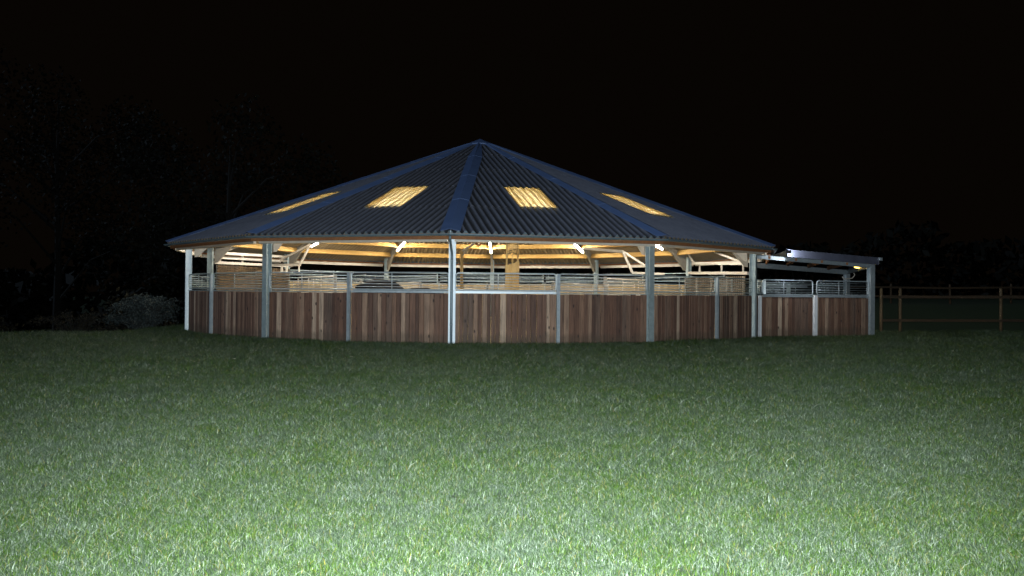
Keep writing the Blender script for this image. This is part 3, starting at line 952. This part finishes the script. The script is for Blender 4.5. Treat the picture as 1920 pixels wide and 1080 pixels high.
# ------------------------------------------------------------------ cattle
def cow(loc, rz, sc, mat, label, head_up=True, lying=False):
    root = empty('cow', loc, label, 'cow')
    root.rotation_euler = (0, 0, rz)
    root.scale = (sc,) * 3
    J = [  # x forward, z up ; radius (side, vertical)
        ((0, 0, 1.05), 0.34, 0.36), ((-0.45, 0, 1.08), 0.33, 0.34), ((-0.78, 0, 1.12), 0.24, 0.27), ((0.40, 0, 1.06), 0.30, 0.36), ((0.68, 0, 1.14), 0.21, 0.28),
        ((0.95, 0, 1.32 if head_up else 1.05), 0.12, 0.16), ((1.14, 0, 1.44 if head_up else 0.95), 0.11, 0.14), ((1.32, 0, 1.34 if head_up else 0.80), 0.085, 0.10), ((1.46, 0, 1.24 if head_up else 0.66), 0.075, 0.075)]
    edges = [(0, 1), (1, 2), (0, 3), (3, 4), (4, 5), (5, 6), (6, 7), (7, 8)]
    def leg(par, pts, rs):
        prev = par
        for p_, r_ in zip(pts, rs):
            J.append((p_, r_, r_)); edges.append((prev, len(J) - 1)); prev = len(J) - 1
    for s in (-1, 1):
        leg(4, [(0.60, 0.17 * s, 0.86), (0.62, 0.18 * s, 0.48), (0.60, 0.18 * s, 0.12), (0.64, 0.18 * s, 0.04)], [0.13, 0.065, 0.045, 0.06])
        leg(2, [(-0.72, 0.20 * s, 0.84), (-0.62, 0.20 * s, 0.66), (-0.84, 0.20 * s, 0.44), (-0.80, 0.20 * s, 0.10), (-0.76, 0.20 * s, 0.04)], [0.17, 0.11, 0.06, 0.045, 0.06])
    leg(2, [(-1.00, 0, 1.22), (-1.06, 0, 0.95), (-1.05, 0, 0.55)], [0.035, 0.022, 0.03])
    me = bpy.data.meshes.new('body')
    me.from_pydata([j[0] for j in J], edges, [])
    o = bpy.data.objects.new('body', me); col.objects.link(o)
    sk = o.modifiers.new('skin', 'SKIN')
    for i, j in enumerate(J):
        me.skin_vertices[0].data[i].radius = (j[1], j[2])
    me.skin_vertices[0].data[0].use_root = True
    sk.use_smooth_shade = True
    sb = o.modifiers.new('sub', 'SUBSURF'); sb.levels = 2; sb.render_levels = 2
    bpy.context.view_layer.update()
    dg = bpy.context.evaluated_depsgraph_get()
    fin = bpy.data.meshes.new_from_object(o.evaluated_get(dg))
    bpy.data.objects.remove(o)
    fin.materials.clear(); fin.materials.append(mat)
    fin.polygons.foreach_set('use_smooth', [True] * len(fin.polygons))
    body = bpy.data.objects.new('body', fin); col.objects.link(body); body.parent = root
    hz = 1.50 if head_up else 1.0
    for s in (-1, 1):
        ev = [(1.10, 0.10 * s, hz), (1.04, 0.20 * s, hz + 0.05), (1.08, 0.31 * s, hz + 0.01), (1.12, 0.20 * s, hz - 0.06), (1.13, 0.19 * s, hz + 0.01)]
        mesh_obj('ear', ev, [(0, 1, 4), (1, 2, 4), (2, 3, 4), (3, 0, 4), (0, 3, 2, 1)], mat, root)
        MB().tube([(1.08, 0.06 * s, hz + 0.06), (1.10, 0.14 * s, hz + 0.13), (1.16, 0.15 * s, hz + 0.20)], [0.025, 0.018, 0.006], 6).build('horn', HORN, root, True)
        MB().tube([(1.235, 0.095 * s, hz - 0.08), (1.24, 0.105 * s, hz - 0.08), (1.245, 0.112 * s, hz - 0.08)], [0.016, 0.014, 0.004], 8).build('eye', EYE, root, True)
    return root
cow((-3.02, 24.95, 0.17), R(62), 1.20, COWHIDE, 'black cow with its back just above the plank wall, left of the front column', head_up=False)
cow((-2.6, 35.6, 0.17), R(200), 1.06, COWBROWN, 'dark brown cow farther inside the barn, barely showing above the wall', head_up=False)

# ------------------------------------------------------------------ lean-to on the right
L0, L1 = Vector((9.15, 26.42, 0)), Vector((13.94, 28.06, 0))
RR = Vector((16.25, 34.9, 0)); RL = P(3, 11.05)
le = empty('lean_to', (12, 29, 0), 'low flat-roofed lean-to with dark fascia joined to the right side of the barn', 'shelter')
def LE(o): return attach(o, le)
d0 = (L1 - L0).normalized(); n0 = Vector((d0.y, -d0.x, 0))
def zt(p, z): return Vector((p.x, p.y, z))
# posts
for p, t in ((L1, 2.60), (RR, 2.58)):
    m = MB(); m.ibeam(zt(p, tz(p.x, p.y) - 0.1), zt(p, t), 0.19, 0.20, 0.012, up=n0)
    LE(m.build('corner_post', GALV))
LE(MB().ibeam(L0 + d0 * 0.12 + Vector((0, 0, 2.74)), zt(L1, 2.52) + d0 * 0.1, 0.09, 0.13, 0.01).build('front_beam', GALV))
LE(MB().ibeam(zt(RL, 2.66), zt(RR, 2.50), 0.09, 0.20, 0.01).build('rear_beam', GALV))
LE(MB().ibeam(zt(L1, 2.53), zt(RR, 2.50), 0.09, 0.16, 0.01).build('end_beam', GALV))
for t in (0.12, 0.34, 0.56, 0.78):
    a = L0.lerp(L1, t); b = RL.lerp(RR, t)
    LE(MB().beam(zt(a, 2.80 - 0.20 * t - 0.02) + n0 * 0.03, zt(b, 2.83 - 0.20 * t - 0.02), 0.07, 0.15).build('joist', EAVE))
# roof deck: corrugated steel sheets laid side to side
def deck():
    A, B, Cc, D = L0 + n0 * 0.42 + d0 * 1.04, L1 + n0 * 0.42 - d0 * 0.11, RR + d0 * 0.12, RL + d0 * 0.6
    N = 48
    for q in range(4):
        v = []; f = []
        m_ = N // 4 * 8 // 2
        for i in range(m_ + 1):
            t = (q + i / m_) / 4
            z = 2.965 - 0.17 * t + 0.014 * math.cos(2 * math.pi * (i / m_) * 12 / 1)
            a = A.lerp(B, t); b = D.lerp(Cc, t)
            v += [zt(a, z), zt(b, z), zt(a, z - 0.006), zt(b, z - 0.006)]
        for i in range(m_):
            k0 = i * 4
            f += [(k0, k0 + 4, k0 + 5, k0 + 1), (k0 + 2, k0 + 3, k0 + 7, k0 + 6), (k0, k0 + 2, k0 + 6, k0 + 4), (k0 + 1, k0 + 5, k0 + 7, k0 + 3)]
        LE(mesh_obj('roof_sheet', v, f, GALV))
deck()
fa, fb = L0 + n0 * 0.45 + d0 * 1.02, L1 + n0 * 0.45 - d0 * 0.10
def fascia(a, b, za, zb, h, nn):
    v = []
    for p, z in ((a, za), (b, zb)):
        v += [zt(p, z), zt(p + nn * 0.012, z), zt(p + nn * 0.012, z - h), zt(p, z - h), zt(p - nn * 0.06, z + 0.004), zt(p - nn * 0.06, z - h)]
    o = MB()
    o.add([zt(a, za - h), zt(b, zb - h), zt(b, zb), zt(a, za), zt(a - nn * 0.02, za - h), zt(b - nn * 0.02, zb - h), zt(b - nn * 0.02, zb), zt(a - nn * 0.02, za)],
          [(0, 1, 2, 3), (5, 4, 7, 6), (3, 2, 6, 7), (0, 4, 5, 1), (0, 3, 7, 4), (1, 5, 6, 2)])
    o.add([zt(a, za + 0.004), zt(b, zb + 0.004), zt(b - nn * 0.16, zb + 0.012), zt(a - nn * 0.16, za + 0.012)], [(0, 1, 2, 3)])
    return o
LE(fascia(fa, fb, 2.99, 2.81, 0.25, n0).build('fascia', DARKFLASH))
d1 = (RR - L1).normalized(); n1 = Vector((d1.y, -d1.x, 0))
LE(fascia(fb + n1 * 0.01, RR + d0 * 0.14, 2.82, 2.80, 0.25, n1).build('fascia', DARKFLASH))
LE(MB().obox(zt(fb, 2.76) + d0 * 0.06, d0 * 0.05, n0 * 0.06, Vector((0, 0, 0.05))).build('gutter_end', GALV))
# lamps of the lean-to, the last one added to light its fascia
lb = empty('bulkhead_lamp', (14.9, 31.0, 2.62), 'amber lit oval bulkhead lamp under the right end of the lean-to roof', 'lamp')
bm = bmesh.new(); bmesh.ops.create_uvsphere(bm, u_segments=16, v_segments=8, radius=1.0)
for vv in bm.verts: vv.co = Vector((vv.co.x * 0.17, vv.co.y * 0.09, vv.co.z * 0.055))
me = bpy.data.meshes.new('lens'); bm.to_mesh(me); bm.free(); me.materials.append(BULKHEAD)
me.polygons.foreach_set('use_smooth', [True] * len(me.polygons))
o = bpy.data.objects.new('lens', me); col.objects.link(o); o.parent = lb; o.location = (0, 0, -0.02)
MB().obox((0, 0, 0.045), (0.19, 0, 0), (0, 0.11, 0), (0, 0, 0.03)).build('housing', BLACKRUB, lb)
l2 = empty('spot_lamp', (13.64, 30.0, 2.66), 'small white lit lamp on a joist under the lean-to roof', 'lamp')
MB().tube([(0, -0.06, 0), (0, 0.06, 0)], 0.04, 10).build('body', WHITE_STEEL, l2, True)
MB().tube([(0, -0.061, 0), (0, -0.075, 0)], [0.037, 0.03], 10).build('lens', SPOTLENS, l2, True)
l3 = empty('added_floodlight', (10.16, 26.02, 2.90), 'small added flood lamp under the barn eave, put in to brighten the lean-to fascia', 'lamp')
MB().obox((0, 0, 0), (0.05, 0.0, 0), (0, 0.07, 0), (0, 0, 0.05)).build('housing', BLACKRUB, l3)
MB().obox((0.054, -0.0, 0), (0.003, 0, 0), (0, 0.06, 0), (0, 0, 0.042)).build('lens', ADDED_FLOODLENS, l3)
l3.rotation_euler = (0, 0, R(38))
hk = empty('hose_hook', (16.2, 34.7, 2.3), 'curled pale hose hooked on the rear column of the lean-to', 'hose')
attach(MB().tube([(16.25 + 0.02, 34.75, 2.50), (16.45, 34.72, 2.52), (16.53, 34.72, 2.38), (16.42, 34.72, 2.24), (16.28, 34.74, 2.22), (16.05, 34.74, 2.20), (15.98, 34.74, 2.30)], 0.025, 8).build('hose', WHITE_STEEL, smooth=True), hk)

# lean-to walls
mid = L0.lerp(L1, 0.505)
def slim_post(p, w, h, mat):
    m = MB(); z0 = tz(p.x, p.y) - 0.05
    m.obox(zt(p, (h + z0) / 2) + n0 * 0.02, d0 * w / 2, n0 * 0.05, Vector((0, 0, (h - z0) / 2)))
    LE(m.build('gate_post', mat))
slim_post(mid, 0.13, 1.47, FRONTLIT_GALV)
slim_post(L0 + d0 * 0.24, 0.07, 1.44, FRONTLIT_GALV)
r1 = empty('boarded_panel', (L0 + mid) / 2, 'plank panel with one pale board, left half of the lean-to front', 'wall panel', 'boarded panels of the lean-to')
panel(L0 + d0 * 0.26, mid, r1, BOARD, 1.40, True, GALV, (0.09, 0.09), chan=True, ht=1.97)
r2 = empty('boarded_panel', (L1 + mid) / 2, 'plank panel at the right half of the lean-to front, beside the end column', 'wall panel', 'boarded panels of the lean-to')
panel(mid, L1, r2, BOARD, 1.40, True, GALV, (0.09, 0.11), chan=True, ht=1.97)
r3 = empty('boarded_panel', (RR + RL) / 2, 'grey boarded panel along the back of the lean-to, seen through its gate tops', 'wall panel', 'boarded panels of the lean-to')
panel(RL, RR, r3, BOARD, 1.42, True, GALV_OLD, (0.12, 0.12), bw=0.25, ht=1.93)
attach(MB().beam(RL.lerp(RR, 0.35) + Vector((0, 0, 0.1)), RL.lerp(RR, 0.35) + Vector((0, 0, 1.95)), 0.14, 0.10).build('gate_post', GALV_OLD), r3)
attach(MB().obox((RL.lerp(RR, 0.3)) - n0 * 0.05 + Vector((0, 0, 1.84)), (RR - RL) * 0.26, n0 * 0.008, Vector((0, 0, 0.06))).build('sheet_rail', GALV), r3)

# brown stone slab at the foot of the left column
sl_ = MB().obox((-10.35, 27.35, 0.02), (0.75, 0.1, 0), (-0.03, 0.22, 0), (0, 0, 0.035)).build('kerb_slab', SLAB)
tag(sl_, 'flat brown stone slab lying at the foot of the leftmost barn column', 'slab')
for i, (x, y, w) in enumerate(((-5.2, 22.75, 0.55), (-2.6, 21.95, 0.5))):
    o = MB().obox((x, y, 0.0), (w, -0.1 * w, 0), (0.01, 0.07, 0), (0, 0, 0.025)).build('edging_board', SLAB)
    tag(o, ['short brown edging board on the grass below the left bays', 'short brown edging board on the grass left of the front column'][i], 'board')

# ------------------------------------------------------------------ post and rail fences
def fence(pts, h, rails, label, post_r=0.055, mat=FENCEWOOD):
    c = pts[0]
    root = empty('rail_fence', (c[0], c[1], 0), label, 'fence')
    tops = []
    for (x, y) in pts:
        z = tz(x, y)
        lean = random.uniform(-0.02, 0.02)
        attach(MB().tube([(x, y, z - 0.2), (x + lean * 0.5, y, z + h * 0.5), (x + lean, y, z + h - 0.05), (x + lean, y, z + h)], [post_r, post_r, post_r * 0.95, post_r * 0.6], 10).build('post', mat, smooth=True), root)
        tops.append((x, y, z))
    for a, b in zip(tops, tops[1:]):
        for rz in rails:
            attach(MB().beam((a[0], a[1] - post_r - 0.01, a[2] + rz), (b[0], b[1] - post_r - 0.01, b[2] + rz + random.uniform(-0.02, 0.02)), 0.035, 0.10).build('rail', RAILWOOD), root)
    return root
fence([(15.42, 30.2), (16.22, 30.3), (20.2, 30.3), (24.6, 30.2), (29.0, 30.1)], 1.84, (0.60, 1.50), 'brown post and rail fence running right from the lean-to', 0.06)
fence([(18.6, 41.5), (21.7, 41.5), (24.9, 41.5), (28.2, 41.5), (31.6, 41.5)], 1.05, (0.4, 0.85), 'faint dark fence on the bank behind the nearer rail fence', 0.06, RAILWOOD)

# ------------------------------------------------------------------ leaves, shrub, hedge, trees
def leaf_cloud(name, centers, size, mat, parent=None, elong=2.2):
    """many leaf-shaped quads, one per centre"""
    n = len(centers)
    c = np.asarray(centers)
    d = rng.normal(size=(n, 3)); d /= np.linalg.norm(d, axis=1)[:, None]
    u = rng.normal(size=(n, 3)); u -= d * (u * d).sum(1)[:, None]; u /= np.linalg.norm(u, axis=1)[:, None]
    s = size * rng.uniform(0.6, 1.4, n)[:, None]
    v = np.stack([c - d * s * elong * 0.5, c + u * s * 0.5, c + d * s * elong * 0.5, c - u * s * 0.5], 1).reshape(-1, 3)
    f = np.arange(4 * n).reshape(-1, 4)
    me = bpy.data.meshes.new(name)
    me.vertices.add(4 * n); me.vertices.foreach_set('co', v.ravel())
    me.loops.add(4 * n); me.loops.foreach_set('vertex_index', f.ravel())
    me.polygons.add(n); me.polygons.foreach_set('loop_start', np.arange(0, 4 * n, 4)); me.polygons.foreach_set('loop_total', np.full(n, 4))
    at = me.attributes.new('leafrand', 'FLOAT', 'FACE'); at.data.foreach_set('value', rng.random(n).astype(np.float32))
    me.materials.append(mat); me.update(calc_edges=True)
    o = bpy.data.objects.new(name, me); col.objects.link(o)
    if parent is not None: attach(o, parent)
    return o

def arching_shrub(base, n_st, height, spread, leaf, mat, label, nleaf=26):
    root = empty('shrub', base, label, 'shrub')
    cs = []
    tw_ = MB()
    for i in range(n_st):
        a = random.uniform(0, 2 * math.pi); sp = spread * random.uniform(0.15, 1.0); hh = height * random.uniform(0.55, 1.05)
        pts = []
        for t in np.linspace(0, 1, 7):
            r_ = sp * t ** 1.4
            z = hh * (math.sin(t * 2.05) / 1.0)
            pts.append(Vector(base) + Vector((math.cos(a) * r_ + random.gauss(0, 0.03), math.sin(a) * r_ + random.gauss(0, 0.03), z)))
        tw_.tube(pts, [0.014 * (1 - 0.8 * q / 6) + 0.002 for q in range(7)], 4, caps=False)
        for j in range(nleaf):
            t = random.uniform(0.15, 1.0) * 6
            i0 = min(int(t), 5)
            p_ = pts[i0].lerp(pts[i0 + 1], t - i0)
            cs.append(tuple(p_ + Vector((random.gauss(0, 0.05), random.gauss(0, 0.05), random.gauss(0, 0.05)))))
    attach(tw_.build('stem', DARKBARK), root)
    leaf_cloud('foliage', cs, leaf, mat, root, 3.2)
    return root
arching_shrub((-12.7, 31.2, tz(-12.7, 31.2)), 120, 2.0, 1.7, 0.035, LEAF_BLUE, 'grey-green arching shrub beside the leftmost barn column', 80)
arching_shrub((-16.4, 33.5, tz(-16.4, 33.5)), 80, 2.2, 2.2, 0.035, LEAF_DARK, 'dim brown shrub left of the arching grey-green one', 40)

hc = []
for i in range(26000):
    t = random.random()
    x = -42 + 27 * t + random.gauss(0, 0.6); y = 42 - 4 * t + random.gauss(0, 1.0)
    top = 2.4 + 0.8 * math.sin(x * 0.7) + 0.5 * math.sin(x * 1.9 + 1)
    hc.append((x, y, tz(x, y) + abs(top) * random.random() ** 0.7 + random.gauss(0, 0.15)))
hd = leaf_cloud('hedge', hc, 0.11, LEAF_DARK)
tag(hd, 'dark tangled hedge at the left, lost in the night', None, None, 'stuff')

wc = []  # added dark belt, covers the strip of moonlit ground far behind
for i in range(26000):
    t = random.random()
    x = -170 + 400 * t; y = 118 + 14 * math.sin(x * 0.03) + random.gauss(0, 3)
    if i % 3 == 0:
        x = -60 - 95 * t; y = 118 - 70 * t * random.uniform(0.9, 1.0)
    z0 = tz(x, y)
    top = 8.5 + 2.5 * math.sin(x * 0.11) + 1.5 * math.sin(x * 0.37 + 1)
    wc.append((x, y, z0 + top * random.random()))
wd = leaf_cloud('screening_wood', wc, 0.9, LEAF_TREE)
tag(wd, 'dark belt of woodland added to hide the moonlit far ground', None, None, 'stuff')

def tree(x, y, h, crown_r, label, nleaf=9000):
    z0 = tz(x, y)
    root = empty('tree', (x, y, z0), label, 'tree', 'trees in the dark behind the barn')
    m = MB()
    m.tube([(x, y, z0 - 0.3), (x + 0.1, y, z0 + h * 0.3), (x - 0.1, y, z0 + h * 0.6), (x, y, z0 + h * 0.9)], [0.42, 0.30, 0.18, 0.05], 10)
    lobes = []
    for i in range(16):
        a = random.uniform(0, 2 * math.pi); t = random.uniform(0.35, 0.95)
        rr = crown_r * random.uniform(0.35, 0.95) * (1.25 - abs(t - 0.6))
        e_ = Vector((x + math.cos(a) * rr, y + math.sin(a) * rr, z0 + h * t))
        m.tube([(x, y, z0 + h * (t - 0.2)), Vector((x, y, z0 + h * (t - 0.1))).lerp(e_, 0.5), e_], [0.13, 0.08, 0.03], 6)
        lobes.append((e_, crown_r * random.uniform(0.22, 0.42)))
    attach(m.build('trunk', DARKBARK), root)
    cs = []
    for _ in range(nleaf):
        c, r_ = random.choice(lobes)
        v_ = Vector((random.gauss(0, 1), random.gauss(0, 1), random.gauss(0, 0.8)))
        v_ = v_.normalized() * r_ * random.random() ** 0.45
        cs.append(tuple(c + v_))
    leaf_cloud('crown', cs, 0.22, LEAF_TREE, root, 1.6)
tree(-19, 62, 19, 8.0, 'tall barely visible tree behind the left side of the barn roof')
tree(-38, 74, 26, 11.0, 'tall barely visible tree at the upper left of the night sky', 11000)

# ------------------------------------------------------------------ grass
def tuft_mesh(idx, n_bl, hgt, rad, wid):
    v = []; f = []; bl = []; dw = []
    for b in range(n_bl):
        a = rng.uniform(0, 2 * math.pi); rr = rad * math.sqrt(rng.random())
        bx, by = rr * math.cos(a), rr * math.sin(a)
        h = hgt * rng.uniform(0.45, 1.15)
        la = rng.uniform(0, 2 * math.pi); ln = h * rng.uniform(0.1, 1.3)
        w = wid * rng.uniform(0.6, 1.3)
        fa_ = rng.uniform(0, 2 * math.pi)
        dx, dy = math.cos(fa_) * w / 2, math.sin(fa_) * w / 2
        i = len(v)
        mx, my = bx + math.cos(la) * ln * 0.35, by + math.sin(la) * ln * 0.35
        v += [(bx - dx, by - dy, -0.01), (bx + dx, by + dy, -0.01), (mx - dx * .9, my - dy * .9, h * 0.6), (mx + dx * .9, my + dy * .9, h * 0.6), (bx + math.cos(la) * ln, by + math.sin(la) * ln, h)]
        f += [(i, i + 1, i + 3, i + 2), (i + 2, i + 3, i + 4)]
        q = rng.random(); d_ = rng.random()
        bl += [q, q]; dw += [d_, d_]
    me = bpy.data.meshes.new('grass_tuft')
    me.from_pydata(v, [], f)
    at = me.attributes.new('blade', 'FLOAT', 'FACE'); at.data.foreach_set('value', bl)
    at = me.attributes.new('dew', 'FLOAT', 'FACE'); at.data.foreach_set('value', dw)
    me.materials.append(GRASS)
    return me
tcol = bpy.data.collections.new('grass_tufts')
for i in range(8):
    me = tuft_mesh(i, 60, 0.046 if i < 6 else 0.066, 0.095, 0.0042)
    o = bpy.data.objects.new('tuft_%d' % i, me)
    tcol.objects.link(o)

def in_barn(x, y):
    a = np.hypot(x - CX, y - CY) < 11.18
    # lean-to footprint
    s = (x - L0.x) * d0.x + (y - L0.y) * d0.y
    t = (x - L0.x) * (-n0.x) + (y - L0.y) * (-n0.y)
    return a | ((s > -1) & (s < 6.2) & (t > 0.05) & (t < 8))
pts = []; scl = []
# rings of falling density, larger tufts far off
bands = [(2.6, 6.5, 420, 0.82), (6.5, 10, 260, 1.0), (10, 15, 150, 1.35), (15, 22, 115, 1.9), (22, 34, 85, 2.5)]
for (d0_, d1_, dens, s_) in bands:
    wmax = 0.80 * d1_ + 1.5
    area = 2 * wmax * (d1_ - d0_)
    n = int(area * dens)
    x = rng.uniform(-wmax, wmax, n); y = rng.uniform(d0_, d1_, n)
    keep = (np.abs(x - 0.04 * y) < 0.70 * y + 1.2) & ~in_barn(x, y)
    x, y = x[keep], y[keep]
    pts.append(np.stack([x, y, terrain(x, y)], 1))
    scl.append(s_ * rng.uniform(0.7, 1.3, len(x)) * (0.97 + 0.13 * np.sin(x * 1.3 + y * 0.4) * np.sin(y * 0.9 - x * 0.5)))
# coarse long tufts at the foot of the walls and along the fence
fx, fy = [], []
for i in range(9000):
    k = rng.uniform(-3.2, 2.4); a = ang(k); r_ = 11.14 + abs(rng.normal()) * 0.28
    fx.append(CX + r_ * math.sin(a)); fy.append(CY - r_ * math.cos(a))
for i in range(900):
    t = rng.random(); q = L0.lerp(L1, t) + n0 * (0.1 + abs(rng.normal()) * 0.2); fx.append(q.x); fy.append(q.y)
for i in range(2600):
    fx.append(rng.uniform(14.3, 29)); fy.append(30.3 + rng.normal() * 0.35)
fx, fy = np.array(fx), np.array(fy)
keep = ~in_barn(fx, fy); fx, fy = fx[keep], fy[keep]
pts.append(np.stack([fx, fy, terrain(fx, fy)], 1)); scl.append(rng.uniform(1.2, 2.9, len(fx)) * np.where(fx > 14.2, 1.35, 1.0))
pts = np.concatenate(pts); scl = np.concatenate(scl)
gm = bpy.data.meshes.new('grass')
gm.vertices.add(len(pts)); gm.vertices.foreach_set('co', pts.ravel().astype(np.float32))
a = gm.attributes.new('tscale', 'FLOAT', 'POINT'); a.data.foreach_set('value', scl.astype(np.float32))
a = gm.attributes.new('trot', 'FLOAT', 'POINT'); a.data.foreach_set('value', rng.uniform(0, 6.283, len(pts)).astype(np.float32))
a = gm.attributes.new('tidx', 'INT', 'POINT'); a.data.foreach_set('value', rng.integers(0, 8, len(pts)).astype(np.int32))
gm.materials.append(GRASS)
grass = bpy.data.objects.new('grass', gm); col.objects.link(grass)
tag(grass, 'short dewy grass of the field, pale where the dew lies', None, None, 'stuff')
ng = bpy.data.node_groups.new('scatter_grass', 'GeometryNodeTree')
ng.interface.new_socket('Geometry', in_out='INPUT', socket_type='NodeSocketGeometry')
ng.interface.new_socket('Geometry', in_out='OUTPUT', socket_type='NodeSocketGeometry')
N_ = ng.nodes
gi_, go_ = N_.new('NodeGroupInput'), N_.new('NodeGroupOutput')
m2p = N_.new('GeometryNodeMeshToPoints')
ci = N_.new('GeometryNodeCollectionInfo'); ci.inputs['Collection'].default_value = tcol
ci.inputs['Separate Children'].default_value = True; ci.inputs['Reset Children'].default_value = True
iop = N_.new('GeometryNodeInstanceOnPoints'); iop.inputs['Pick Instance'].default_value = True
def named(nm, t):
    q = N_.new('GeometryNodeInputNamedAttribute'); q.data_type = t; q.inputs['Name'].default_value = nm; return q
na, nb, nc = named('tscale', 'FLOAT'), named('trot', 'FLOAT'), named('tidx', 'INT')
cx = N_.new('ShaderNodeCombineXYZ')
lk = ng.links.new
lk(gi_.outputs[0], m2p.inputs['Mesh']); lk(m2p.outputs[0], iop.inputs['Points']); lk(ci.outputs[0], iop.inputs['Instance'])
lk(nc.outputs['Attribute'], iop.inputs['Instance Index'])
lk(nb.outputs['Attribute'], cx.inputs['Z']); lk(cx.outputs[0], iop.inputs['Rotation'])
lk(na.outputs['Attribute'], iop.inputs['Scale']); lk(iop.outputs[0], go_.inputs[0])
md = grass.modifiers.new('scatter', 'NODES'); md.node_group = ng
print('tufts', len(pts))
